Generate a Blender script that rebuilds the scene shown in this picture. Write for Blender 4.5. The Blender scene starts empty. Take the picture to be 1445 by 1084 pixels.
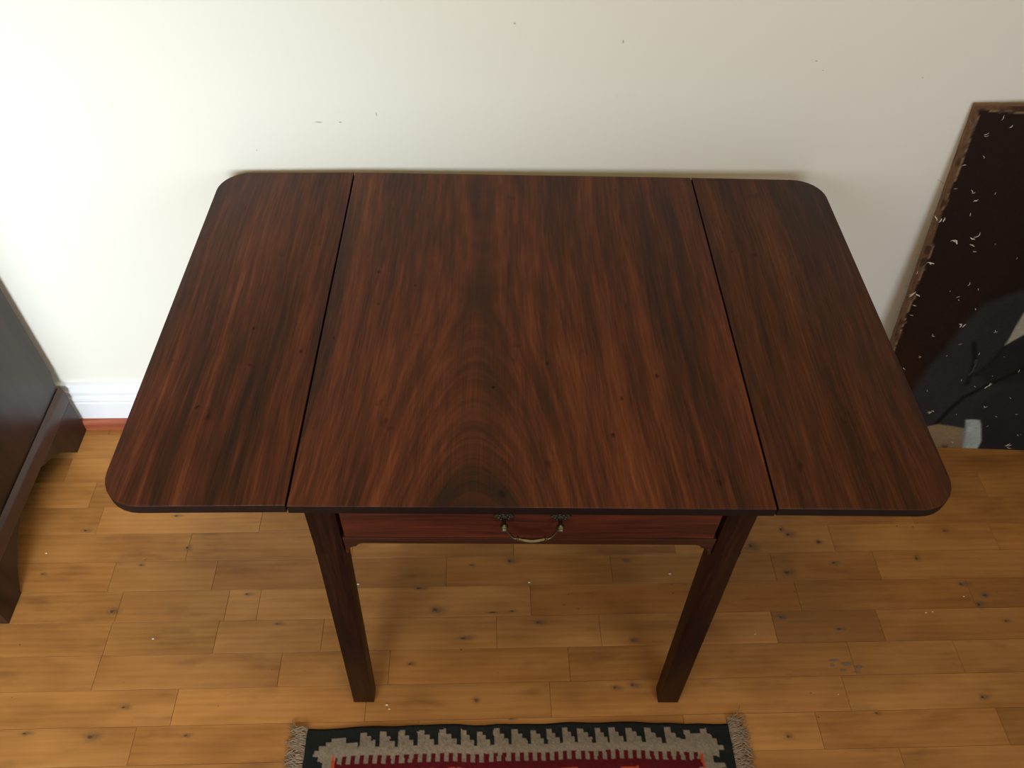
import bpy, bmesh, math, random
import numpy as np
from mathutils import Vector, Matrix, noise
random.seed(7)
scene = bpy.context.scene
COL = scene.collection

# ------------------------------------------------------------------ camera
F_PX, PITCH, YAW, ROLL = 1147.81, 0.850021, 0.057613, 0.037045
cam_d = bpy.data.cameras.new('camera'); cam = bpy.data.objects.new('camera', cam_d); COL.objects.link(cam)
fwd = Vector((math.sin(YAW)*math.cos(PITCH), math.cos(YAW)*math.cos(PITCH), -math.sin(PITCH)))
rt = Vector((math.cos(YAW), -math.sin(YAW), 0)); up = rt.cross(fwd)
rt2 = math.cos(ROLL)*rt+math.sin(ROLL)*up; up2 = -math.sin(ROLL)*rt+math.cos(ROLL)*up
m = Matrix((rt2, up2, -fwd)).transposed().to_4x4(); m.translation = (-0.0793, -1.26854, 1.56958)
cam.matrix_world = m
cam_d.sensor_width = 36; cam_d.lens = F_PX/1445*36; cam_d.clip_start = .02
scene.camera = cam

# ------------------------------------------------------------------ light
scene.view_settings.view_transform = 'Standard'; scene.view_settings.look = 'None'
scene.view_settings.gamma = 1; scene.view_settings.use_curve_mapping = False
scene.view_settings.exposure = 0.0
world = bpy.data.worlds.new('world'); scene.world = world; world.use_nodes = True
wn = world.node_tree.nodes
wn['Background'].inputs[0].default_value = (.72, .82, 1, 1); wn['Background'].inputs[1].default_value = 1.0

def area(name, loc, target, sx, sy, power, color, spread=180):
    l = bpy.data.lights.new(name, 'AREA'); l.shape = 'RECTANGLE'; l.size = sx; l.size_y = sy
    l.energy = power; l.color = color; l.spread = math.radians(spread)
    o = bpy.data.objects.new(name, l); COL.objects.link(o); o.location = loc
    o.rotation_euler = (Vector(target)-Vector(loc)).to_track_quat('-Z', 'Y').to_euler()
    return o
# daylight coming in through the window of the front wall, and a warm fill light added below the ceiling
WX0, WX1, WZ0, WZ1, FRONT = -1.30, -.45, .45, 1.65, -2.05
VX0, VX1 = .35, 1.15
wc, vc, zc = (WX0+WX1)/2, (VX0+VX1)/2, (WZ0+WZ1)/2
area('window_daylight', (wc, FRONT-.02, zc), (-1.30, 0, .40), WX1-WX0, WZ1-WZ0, 12.5, (.79, .91, 1), 78)
area('window_sky_glow', (wc, FRONT-.03, zc), (wc, 0, zc), WX1-WX0, WZ1-WZ0, 12, (.90, .95, 1))
area('window_daylight', (vc, FRONT-.02, zc), (vc, 0, zc), VX1-VX0, WZ1-WZ0, 13, (.76, .86, 1))
area('warm_fill_light', (.0, -1.0, 2.38), (.0, -1.0, 0), .5, .5, 11, (1, .76, .36))

# ------------------------------------------------------------------ helpers
def link(o, parent=None):
    COL.objects.link(o)
    if parent is not None: o.parent = parent
    return o
def tag(o, label=None, cat=None, group=None, kind=None):
    if label: o['label'] = label
    if cat: o['category'] = cat
    if group: o['group'] = group
    if kind: o['kind'] = kind
    return o
def empty(name, loc, rz=0):
    o = bpy.data.objects.new(name, None); o.location = loc; o.rotation_euler = (0, 0, rz); o.empty_display_size = .1
    return link(o)
def obj(name, bm, mat, parent=None, smooth=None):
    me = bpy.data.meshes.new(name); bmesh.ops.recalc_face_normals(bm, faces=bm.faces); bm.to_mesh(me); bm.free()
    me.materials.append(mat)
    if smooth is not None:
        me.polygons.foreach_set('use_smooth', [True]*len(me.polygons))
        if smooth < 180: me.set_sharp_from_angle(angle=math.radians(smooth))
    return link(bpy.data.objects.new(name, me), parent)
def box(bm, x0, x1, y0, y1, z0, z1, bev=0, seg=2):
    b = bmesh.new()
    vs = [b.verts.new((x, y, z)) for x in (x0, x1) for y in (y0, y1) for z in (z0, z1)]
    for f in ((0,1,3,2), (4,6,7,5), (0,4,5,1), (2,3,7,6), (0,2,6,4), (1,5,7,3)): b.faces.new([vs[i] for i in f])
    bmesh.ops.recalc_face_normals(b, faces=b.faces)
    if bev: bmesh.ops.bevel(b, geom=list(b.edges), offset=bev, segments=seg, profile=.5, affect='EDGES')
    join(bm, b); return bm
def join(bm, b):
    me = bpy.data.meshes.new('tmp'); b.to_mesh(me); b.free(); bm.from_mesh(me); bpy.data.meshes.remove(me)
def prism(pts, axis, a, c, bev=0, bm=None, seg=2):
    """pts 2-D outline swept along axis ('x','y','z') from a to c"""
    b = bmesh.new()
    def P(p, t): return {'x': (t, p[0], p[1]), 'y': (p[0], t, p[1]), 'z': (p[0], p[1], t)}[axis]
    v0 = [b.verts.new(P(p, a)) for p in pts]; v1 = [b.verts.new(P(p, c)) for p in pts]
    n = len(pts); b.faces.new(v0[::-1]); b.faces.new(v1)
    for i in range(n): b.faces.new((v0[i], v0[(i+1) % n], v1[(i+1) % n], v1[i]))
    bmesh.ops.recalc_face_normals(b, faces=b.faces)
    if bev:
        es = [e for e in b.edges if (e.verts[0] in v0) == (e.verts[1] in v0)]
        bmesh.ops.bevel(b, geom=es, offset=bev, segments=seg, profile=.5, affect='EDGES')
    if bm is None: return b
    join(bm, b); return bm
def tube(bm, pts, rad, sides=8, cap=True):
    pts = [Vector(p) for p in pts]; n = len(pts); rings = []
    rs = rad if isinstance(rad, (list, tuple)) else [rad]*n
    ref = None
    for i, p in enumerate(pts):
        t = (pts[min(i+1, n-1)]-pts[max(i-1, 0)]).normalized()
        if ref is None: ref = t.orthogonal().normalized()
        ref = (ref-t*ref.dot(t)).normalized(); bi = t.cross(ref)
        rings.append([bm.verts.new(p+(ref*math.cos(2*math.pi*k/sides)+bi*math.sin(2*math.pi*k/sides))*rs[i]) for k in range(sides)])
    for a, c in zip(rings, rings[1:]):
        for k in range(sides): bm.faces.new((a[k], a[(k+1) % sides], c[(k+1) % sides], c[k]))
    if cap: bm.faces.new(rings[0][::-1]); bm.faces.new(rings[-1])
    return bm
def lathe_y(bm, cx, cz, prof, sides=16):
    """profile [(y, r)] turned about a line parallel to y"""
    return tube(bm, [(cx, y, cz) for y, r in prof], [r for y, r in prof], sides)
def colour_attr(me, cols, name='pigment'):
    a = me.attributes.new(name, 'FLOAT_COLOR', 'POINT')
    a.data.foreach_set('color', np.asarray(cols, dtype=np.float32).ravel())
def lin(r, g, b):
    f = lambda v: (v/255/12.92) if v/255 <= .04045 else ((v/255+.055)/1.055)**2.4
    return (f(r), f(g), f(b), 1)

# ------------------------------------------------------------------ materials
class NT:
    def __init__(s, name):
        s.m = bpy.data.materials.new(name); s.m.use_nodes = True; s.t = s.m.node_tree; s.n = s.t.nodes
        s.b = s.n['Principled BSDF']
    def new(s, t, **k):
        n = s.n.new(t)
        for a, v in k.items(): setattr(n, a, v)
        return n
    def L(s, a, b): s.t.links.new(a, b)
    def coord(s, which='Object'): return s.new('ShaderNodeTexCoord').outputs[which]
    def mapping(s, vec, scale=(1,1,1), loc=(0,0,0), rot=(0,0,0)):
        n = s.new('ShaderNodeMapping'); s.L(vec, n.inputs[0])
        n.inputs['Scale'].default_value = scale; n.inputs['Location'].default_value = loc; n.inputs['Rotation'].default_value = rot
        return n.outputs[0]
    def noise(s, vec, scale, detail=4, rough=.5, dist=0):
        n = s.new('ShaderNodeTexNoise'); s.L(vec, n.inputs['Vector']); n.inputs['Scale'].default_value = scale
        n.inputs['Detail'].default_value = detail; n.inputs['Roughness'].default_value = rough; n.inputs['Distortion'].default_value = dist
        return n.outputs['Fac']
    def ramp(s, fac, stops, interp='LINEAR'):
        n = s.new('ShaderNodeValToRGB'); s.L(fac, n.inputs[0]); r = n.color_ramp; r.interpolation = interp
        while len(r.elements) < len(stops): r.elements.new(.5)
        for e, (p, c) in zip(r.elements, stops):
            e.position = p; e.color = c if len(c) == 4 else (*c, 1)
        return n.outputs[0]
    def math(s, op, a, b=None, c=None):
        n = s.new('ShaderNodeMath', operation=op)
        for i, v in enumerate((a, b, c)):
            if v is None: continue
            if isinstance(v, (int, float)): n.inputs[i].default_value = v
            else: s.L(v, n.inputs[i])
        return n.outputs[0]
    def mix(s, fac, a, b, mode='MIX'):
        n = s.new('ShaderNodeMix', data_type='RGBA', blend_type=mode)
        for i, v in ((0, fac), (6, a), (7, b)):
            if isinstance(v, (int, float)): n.inputs[i].default_value = v
            elif isinstance(v, tuple): n.inputs[i].default_value = v
            else: s.L(v, n.inputs[i])
        return n.outputs[2]
    def bump(s, h, strength=.2, dist=.001):
        n = s.new('ShaderNodeBump'); n.inputs['Strength'].default_value = strength; n.inputs['Distance'].default_value = dist
        s.L(h, n.inputs['Height']); s.L(n.outputs[0], s.b.inputs['Normal'])
    def base(s, c):
        if isinstance(c, tuple): s.b.inputs['Base Color'].default_value = c
        else: s.L(c, s.b.inputs['Base Color'])
        return s
    def set(s, **k):
        for a, v in k.items(): s.b.inputs[a.replace('_', ' ')].default_value = v
        return s
g1 = lambda v: (v, v, v, 1)

def plain(name, col, rough=.5, metal=0, var=.15, scale=30, bump=.1):
    s = NT(name); c = s.coord(); f = s.noise(c, scale, 5)
    s.base(s.mix(f, tuple(v*(1-var) for v in col[:3])+(1,), tuple(min(1, v*(1+var)) for v in col[:3])+(1,)))
    s.set(Roughness=rough, Metallic=metal); s.bump(f, bump, .001)
    return s.m

def mahogany(name, axis='y', x0=9., yo=0., sp=.05, tone=1., streak=1., seed=0., rough=.3, red=1., flat=False):
    """polished mahogany; figure = noise along warped grain lines that arch about x0, yo"""
    s = NT(name); c = s.coord(); sep = s.new('ShaderNodeSeparateXYZ'); s.L(c, sep.inputs[0])
    ax = {'y': ('X', 'Y', 'Z'), 'x': ('Y', 'X', 'Z'), 'z': ('X', 'Z', 'Y')}[axis]
    u, v, w = (sep.outputs[k] for k in ax)
    if axis == 'x': u = s.math('ADD', sep.outputs['Z'], sep.outputs['Y'])
    if axis == 'z': u = s.math('ADD', u, w)
    wob = s.noise(s.mapping(c, (5, 1.6, 5) if axis == 'y' else (2, 2, 2), (seed, 0, 0)), 1.0, 3)
    u2 = s.math('ADD', u, s.math('MULTIPLY', s.math('SUBTRACT', wob, .5), .045))
    if x0 < 5:
        d = s.math('SUBTRACT', u2, x0); d2 = s.math('MULTIPLY', d, d)
        g = s.math('ADD', d2, s.math('MULTIPLY', s.math('SMOOTH_MIN', s.math('MAXIMUM', s.math('SUBTRACT', v, yo), 0), .30, .22), sp))
        r = s.math('SQRT', g)
        U = r
    else: U = u2
    def cn(a, b, off, scale=1, detail=3, rough_=.55, src=None):
        k = s.new('ShaderNodeCombineXYZ')
        s.L(s.math('MULTIPLY', src or U, a), k.inputs[0]); s.L(s.math('MULTIPLY', v, b), k.inputs[1]); k.inputs[2].default_value = off+seed
        return s.noise(k.outputs[0], scale, detail, rough_)
    broad = cn(30, 1.7, 1.3, detail=4, rough_=.6)
    mid = cn(105, 3.0, 4.1, detail=4, rough_=.6)
    fine = cn(620, 9, 7.7, detail=4, src=u)
    hair = cn(260, 14, 3.7, detail=3, src=U)
    side = cn(26, 2.0, 11.3, detail=3, src=u2)
    f = s.math('ADD', s.math('MULTIPLY', broad, .75*streak), s.math('MULTIPLY', mid, .55))
    f = s.math('ADD', f, s.math('MULTIPLY', side, .6)); f = s.math('ADD', f, s.math('MULTIPLY', fine, .40)); f = s.math('ADD', f, s.math('MULTIPLY', s.math('SUBTRACT', hair, .5), .52))
    f = s.math('SUBTRACT', f, .375*streak+.275+.3+.20-.5)
    if x0 < 5:
        core = s.new('ShaderNodeMapRange', interpolation_type='SMOOTHSTEP'); s.L(U, core.inputs[0])
        for i_, q_ in ((1, .055), (2, .11), (3, -.10), (4, .0)): core.inputs[i_].default_value = q_
        f = s.math('ADD', f, core.outputs[0])
    T = lambda r, g, b: tuple(q*tone for q in (r, g*red, b*red))+(1,)
    col = s.ramp(f, [(.24, T(.027, .0140, .0082)), (.42, T(.052, .0185, .0092)), (.58, T(.088, .0265, .0120)), (.74, T(.130, .040, .0155)), (.92, T(.20, .064, .024))])
    blot = s.noise(s.mapping(c, (1, .6, 1), (seed, 3, 0)), 26, 3, .6)
    k = s.ramp(blot, [(.24, g1(.35)), (.33, g1(1))])
    col = s.mix(.8, col, k, 'MULTIPLY')
    spk = s.new('ShaderNodeTexVoronoi'); s.L(s.mapping(c, (1, .7, 1), (seed, 0, 0)), spk.inputs['Vector']); spk.inputs['Scale'].default_value = 24
    ks = s.ramp(spk.outputs['Distance'], [(.045, g1(.22)), (.085, g1(1))])
    sel = s.math('GREATER_THAN', s.noise(c, 9, 1), .56)
    col = s.mix(s.math('MULTIPLY', sel, .8), col, ks, 'MULTIPLY')
    s.base(col)
    rg = s.new('ShaderNodeMapRange'); s.L(mid, rg.inputs[0]); rg.inputs[3].default_value = rough-.05; rg.inputs[4].default_value = rough+.12
    s.L(rg.outputs[0], s.b.inputs['Roughness'])
    s.b.inputs['Specular IOR Level'].default_value = .09
    s.bump(s.math('ADD', fine, s.math('MULTIPLY', blot, .6)), .12, .0006)
    return s.m

M = {}
M['board'] = mahogany('mahogany_board', x0=-.075, yo=-.365, sp=.05, seed=2.3, tone=.95)
M['leaf_l'] = mahogany('mahogany_leaf_left', seed=5.1, tone=.86, streak=.95)
M['leaf_r'] = mahogany('mahogany_leaf_right', seed=9.4, tone=.72, red=1.12, streak=.6)
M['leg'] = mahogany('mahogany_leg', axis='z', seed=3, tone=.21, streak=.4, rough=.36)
M['drawer'] = mahogany('mahogany_drawer', axis='x', seed=14, tone=.8, red=.72, streak=.5)
M['rail'] = mahogany('mahogany_rail', axis='x', seed=24, tone=.5, streak=.4)
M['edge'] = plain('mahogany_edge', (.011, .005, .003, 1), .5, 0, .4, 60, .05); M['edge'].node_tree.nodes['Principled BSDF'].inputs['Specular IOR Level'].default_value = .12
M['brass'] = plain('aged_brass', (.13, .105, .055, 1), .42, 1, .5, 300, .3)
M['brass_dark'] = plain('tarnished_brass', (.075, .062, .036, 1), .5, .85, .6, 260, .6)
M['black_gap'] = plain('dark_joint', (.006, .004, .003, 1), .8)

s = NT('wall_paint'); c = s.coord()
big = s.noise(c, 1.7, 4, .5); sm = s.noise(c, 160, 3)
mk = s.noise(s.mapping(c, (1, 1, 1.2)), 9, 5, .65)
col = s.mix(big, (.79, .76, .655, 1), (.83, .80, .70, 1)); col = s.mix(.5, col, s.ramp(mk, [(.25, (.93, .91, .87, 1)), (.36, g1(1))]), 'MULTIPLY')
s.base(col).set(Roughness=.62); s.bump(s.math('ADD', sm, s.math('MULTIPLY', big, 2)), .08, .001); M['wall'] = s.m
M['white'] = plain('white_gloss_paint', (.82, .83, .84, 1), .35, 0, .03, 12, .04)
M['ceiling'] = plain('ceiling_paint', (.55, .49, .36, 1), .8, 0, .03)
M['tan'] = plain('tan_wall_paint', (.40, .34, .25, 1), .8, 0, .03)
s = NT('red_pine'); c = s.coord(); n = s.noise(s.mapping(c, (4, 60, 90)), 1, 4, .6, .4)
s.base(s.ramp(n, [(.3, lin(112, 52, 34)), (.55, lin(160, 84, 54)), (.75, lin(182, 108, 74))])).set(Roughness=.45); M['pine'] = s.m

s = NT('oak_strip'); c = s.coord(); oi = s.new('ShaderNodeObjectInfo')
off = s.new('ShaderNodeVectorMath', operation='ADD'); s.L(c, off.inputs[0])
sc = s.new('ShaderNodeVectorMath', operation='SCALE'); cmb = s.new('ShaderNodeCombineXYZ')
for i in range(3): s.L(oi.outputs['Random'], cmb.inputs[i])
s.L(cmb.outputs[0], sc.inputs[0]); sc.inputs['Scale'].default_value = 60; s.L(sc.outputs[0], off.inputs[1]); v = off.outputs[0]
a = s.noise(s.mapping(v, (2.6, 17, 1)), 1, 4, .6, .9); b = s.noise(s.mapping(v, (9, 260, 1)), 1, 3, .6)
d = s.noise(s.mapping(v, (5, 9, 1)), 1, 3, .55)
wv = s.new('ShaderNodeTexWave', bands_direction='Y'); s.L(s.mapping(v, (.5, 7, 1)), wv.inputs[0]); wv.inputs['Scale'].default_value = 3.2
wv.inputs['Distortion'].default_value = 7; wv.inputs['Detail'].default_value = 2.5; wv.inputs['Detail Scale'].default_value = .8
f = s.math('ADD', s.math('MULTIPLY', a, .40), s.math('MULTIPLY', b, .16)); f = s.math('ADD', f, s.math('MULTIPLY', d, .50)); f = s.math('ADD', f, s.math('MULTIPLY', wv.outputs['Fac'], .05)); f = s.math('SUBTRACT', f, .055)
col = s.ramp(f, [(.28, (.22, .088, .024, 1)), (.46, (.35, .148, .038, 1)), (.62, (.45, .200, .055, 1)), (.80, (.54, .265, .080, 1))])
dk = s.ramp(s.noise(s.mapping(v, (7, 22, 1)), 1, 3, .6), [(.27, (.66, .66, .72, 1)), (.42, g1(1))])
col = s.mix(.75, col, dk, 'MULTIPLY')
col = s.mix(1.0, col, oi.outputs['Color'], 'MULTIPLY')
s.base(col).set(Roughness=.42); s.bump(s.math('ADD', b, wv.outputs['Fac']), .06, .0004)
s.b.inputs['Specular IOR Level'].default_value = .2
M['oak'] = s.m
M['subfloor'] = plain('floor_joint', lin(70, 42, 20), .8)

def decal(name, inner, outer, power=1.0, rough=.5):
    s = NT(name); at = s.new('ShaderNodeAttribute', attribute_name='pigment'); sp = s.new('ShaderNodeSeparateColor'); s.L(at.outputs['Color'], sp.inputs[0])
    c = s.coord(); n = s.noise(c, 260, 3)
    fac = s.math('ADD', sp.outputs[0], s.math('MULTIPLY', s.math('SUBTRACT', n, .5), .5))
    s.base(s.ramp(fac, [(.45, outer), (.75, inner)])).set(Roughness=rough)
    al = s.ramp(fac, [(.12, g1(0)), (.55, g1(.6*power)), (.8, g1(power))]); sa = s.new('ShaderNodeSeparateColor'); s.L(al, sa.inputs[0])
    s.L(s.math('MULTIPLY', sa.outputs[0], s.math('GREATER_THAN', sp.outputs[0], .02)), s.b.inputs['Alpha'])
    return s.m
M['knot'] = decal('oak_knot', (.05, .022, .010, 1), (.20, .10, .042, 1), .9)
M['knot_soft'] = decal('oak_burl', (.20, .11, .045, 1), (.30, .165, .068, 1), .45)
M['smudge'] = decal('grey_paint_smudge', lin(118, 108, 108), lin(120, 100, 84), .8)

def pigment(name, rough, bump_scale, strength, spec=.5):
    s = NT(name); at = s.new('ShaderNodeAttribute', attribute_name='pigment'); c = s.coord()
    n = s.noise(c, bump_scale, 3); s.base(s.mix(.35, at.outputs['Color'], s.ramp(n, [(.3, g1(.45)), (.7, g1(1.25))]), 'MULTIPLY')).set(Roughness=rough)
    s.b.inputs['Specular IOR Level'].default_value = spec
    s.bump(n, strength, .001); return s
M['canvas'] = pigment('oil_paint_on_canvas', .5, 420, .25, .12).m
s = pigment('woven_wool', .95, 700, .5, .1)
M['wool'] = s.m
M['fringe'] = plain('wool_fringe', lin(146, 126, 104), .95, 0, .35, 120, .1)
M['flake'] = plain('bare_ground', lin(214, 202, 176), .8, 0, .15)
s = NT('dark_oak'); c = s.coord(); n = s.noise(s.mapping(c, (30, 30, 2.2)), 1, 5, .6); n2 = s.noise(c, 5, 3)
s.base(s.mix(.6, s.ramp(n, [(.3, (.012, .007, .005, 1)), (.65, (.034, .016, .010, 1)), (.85, (.06, .026, .014, 1))]), s.ramp(n2, [(.2, g1(.6)), (.8, g1(1.2))]), 'MULTIPLY')).set(Roughness=.30)
s.b.inputs['Specular IOR Level'].default_value = .36; s.bump(n, .1, .0008); M['dark'] = s.m
M['dark_mould'] = plain('dark_moulding', (.045, .020, .012, 1), .32, 0, .4, 40, .15)
M['glass'] = plain('window_glass', (1, 1, 1, 1), 0, 0, 0)
M['glass'].node_tree.nodes['Principled BSDF'].inputs['Transmission Weight'].default_value = 1

# ------------------------------------------------------------------ room shell
XL, XR, CZ = -2.5, 2.6, 2.42
def struct(name, bm, mat, parent=None):
    o = obj(name, bm, mat, parent)
    if parent is None: o['kind'] = 'structure'
    return o
wall_back = struct('wall_back', box(bmesh.new(), XL-.1, XR+.1, 0, .1, -.03, CZ+.1), M['wall'])
struct('wall_left', box(bmesh.new(), XL-.1, XL, FRONT, 0, -.03, CZ+.1), M['tan'])
struct('wall_right', box(bmesh.new(), XR, XR+.1, FRONT, 0, -.03, CZ+.1), M['tan'])
b = bmesh.new()
for x0, x1 in ((XL-.1, WX0), (WX1, VX0), (VX1, XR+.1)): box(b, x0, x1, FRONT-.1, FRONT, -.03, CZ+.1)
for x0, x1 in ((WX0, WX1), (VX0, VX1)): box(b, x0, x1, FRONT-.1, FRONT, -.03, WZ0); box(b, x0, x1, FRONT-.1, FRONT, WZ1, CZ+.1)
struct('wall_front', b, M['tan'])
struct('ceiling', box(bmesh.new(), XL, XR, FRONT, 0, CZ, CZ+.1), M['ceiling'])
for i, (a_, c_) in enumerate(((WX0, WX1), (VX0, VX1))):
    b = bmesh.new()
    for x0, x1, z0, z1 in ((a_, a_+.05, WZ0, WZ1), (c_-.05, c_, WZ0, WZ1), (a_+.05, c_-.05, WZ0, WZ0+.05), (a_+.05, c_-.05, WZ1-.05, WZ1)):
        box(b, x0, x1, FRONT-.09, FRONT-.05, z0, z1)
    struct('window_%d' % (i+1), b, M['white'])
# skirting: white moulded board and a reddish pine strip under it
def sweep_x(prof, x0, x1): return prism(prof, 'x', x0, x1)
bb = [(0, .004), (-.018, .004), (-.018, .082), (-.016, .086), (-.0175, .092), (-.0165, .098), (-.0125, .101), (-.012, .106), (-.0145, .110),
      (-.0145, .118), (-.010, .121), (-.0085, .129), (-.0115, .133), (-.010, .1385), (-.004, .1400), (0, .1400)]
struct('baseboard_back', sweep_x(bb, XL, XR), M['white'])
ps = [(-.018, 0), (-.031, 0), (-.031, .018), (-.029, .024), (-.024, .028), (-.018, .0285)]
struct('trim_1', sweep_x(ps, XL, XR), M['pine'])
# nicks and scuffs on the plaster
def blob(bm, layer, ctr, ax, ay, rx, rz, seed, alpha=True, n=18, rings=5):
    """flat irregular spot made of rings; layer value falls from 1 in the middle to 0 at the rim"""
    c0 = bm.verts.new(ctr); vals = {c0: 1.}
    prev = None
    for r in range(1, rings+1):
        ring = []
        for k in range(n):
            t = 2*math.pi*k/n; q = r/rings*(1+.35*noise.noise(Vector((math.cos(t)*1.3, math.sin(t)*1.3, seed*7.3))))
            p = Vector(ctr)+Vector(ax)*(math.cos(t)*rx*q)+Vector(ay)*(math.sin(t)*rz*q)
            v = bm.verts.new(p); vals[v] = 1-r/rings; ring.append(v)
        for k in range(n):
            if prev is None: bm.faces.new((c0, ring[k], ring[(k+1) % n]))
            else: bm.faces.new((prev[k], ring[k], ring[(k+1) % n], prev[(k+1) % n]))
        prev = ring
    return vals
def blobs_obj(name, specs, mat, parent, ax, ay):
    bm = bmesh.new(); vals = []
    for i, (ctr, rx, rz) in enumerate(specs):
        vals += list(blob(bm, None, ctr, ax, ay, rx, rz, i+1.7).values())
    me = bpy.data.meshes.new(name); bm.to_mesh(me); bm.free()
    colour_attr(me, [(v, v, v, 1) for v in vals]); me.materials.append(mat)
    o = link(bpy.data.objects.new(name, me), parent); return o
M['scuff'] = decal('wall_scuff', lin(140, 126, 104), lin(186, 178, 160), .5)
o = blobs_obj('scuff', [((x, -.0006, z), rx, rz) for x, z, rx, rz in ((-.255, .824, .0016, .006), (-.355, .809, .009, .0018), (-.318, .809, .004, .002), (.152, .956, .002, .0045), (.476, .926, .003, .002),
     (-.023, .983, .003, .002), (.492, .910, .002, .0015), (.666, .899, .0015, .0015), (-.472, .753, .002, .0012))],
     M['scuff'], wall_back, (1, 0, 0), (0, 0, 1)); o['kind'] = 'stuff'

# ------------------------------------------------------------------ floor of oak strips
floor = struct('floor', box(bmesh.new(), XL-.1, XR+.1, FRONT-.1, .1, -.03, -.0115), M['subfloor'])
Y0, SP = -.3883, .068624
JOINTS = {-4: [-1.035, -.43, .2, .86], -3: [-.958, -.5, .1, .62, 1.10], -2: [-.922, -.569, -.15, .31, .9, 1.3], -1: [-.713, -.36, -.011, .343, .698, 1.068], 0: [-.856, -.643, -.156, .198, .55, .778, 1.2],
          1: [-.822, -.604, -.539, .021, .586, .959], 2: [-.825, -.612, -.401, -.051, .16, .519, .741, 1.19], 3: [-.826, -.475, -.263, .091, .659, .878],
          4: [-.661, -.302, .05, .627, 1.05], 5: [-.721, -.2, .3, .555, .909], 6: [-.95, -.4, .1, .695, 1.1]}
TINT = {(-3, -.958): (.92, .93, .95), (0, -.643): (.76, .72, .70), (2, -.825): (.82, .84, .80), (0, .55): (.84, .78, .74), (1, .586): (.84, .80, .76), (2, .519): (.70, .66, .66),
        (1, .959): (.74, .70, .68), (-1, .343): (1.0, 1.0, .98), (-1, 1.068): (1.12, 1.1, 1.05), (4, -.661): (1.02, 1.0, .96), (5, -.721): (.95, .92, .88), (4, -1.3): (1.06, 1.03, 1.0),
        (5, .3): (1.12, 1.15, 1.18), (3, .091): (.92, .90, .86), (3, -.263): (.88, .82, .76), (0, -.156): (.88, .82, .76), (1, .021): (.9, .8, .7), (5, .555): (.97, .94, .9)}
rnd = random.Random(11)
k = -6
while Y0-SP*k > FRONT:
    ya, yb = Y0-SP*k, Y0-SP*(k+1)
    ya = min(ya, -.019)
    if yb > -.019: k += 1; continue
    yb = max(yb, FRONT)
    js = sorted(JOINTS.get(k, []))
    lo, hi = (js[0], js[-1]) if js else (None, None)
    if lo is None: lo = hi = rnd.uniform(-.3, .3); js = [lo]
    while lo > XL: lo -= rnd.uniform(.25, .55); js.insert(0, lo)
    while hi < XR: hi += rnd.uniform(.25, .55); js.append(hi)
    js[0] = XL; js[-1] = XR
    for a, c_ in zip(js, js[1:]):
        if c_-a < .01: continue
        g = .00022; h = rnd.uniform(-.00015, .00015); L2, W2 = (c_-a)/2-g, (ya-yb)/2-g
        b = bmesh.new(); bt = .0005
        v = []
        for z, ins in ((-.0115, 0), (-bt, 0), (0, bt*.8)):
            v.append([b.verts.new((sx*(L2-ins), sy*(W2-ins), z)) for sx, sy in ((-1,-1), (1,-1), (1,1), (-1,1))])
        for r0, r1 in zip(v, v[1:]):
            for i in range(4): b.faces.new((r0[i], r0[(i+1) % 4], r1[(i+1) % 4], r1[i]))
        b.faces.new(v[-1]); b.faces.new(v[0][::-1])
        o = obj('oak_strip', b, M['oak'], floor); o.location = ((a+c_)/2, (ya+yb)/2, h)
        t = TINT.get((k, round(a, 3)))
        if t is None:
            q = rnd.uniform(.82, 1.04); w_ = rnd.uniform(-.03, .03); t = (q, q*(1+w_*.5), q*(1+w_))
        o.color = (*t, 1)
    k += 1
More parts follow.
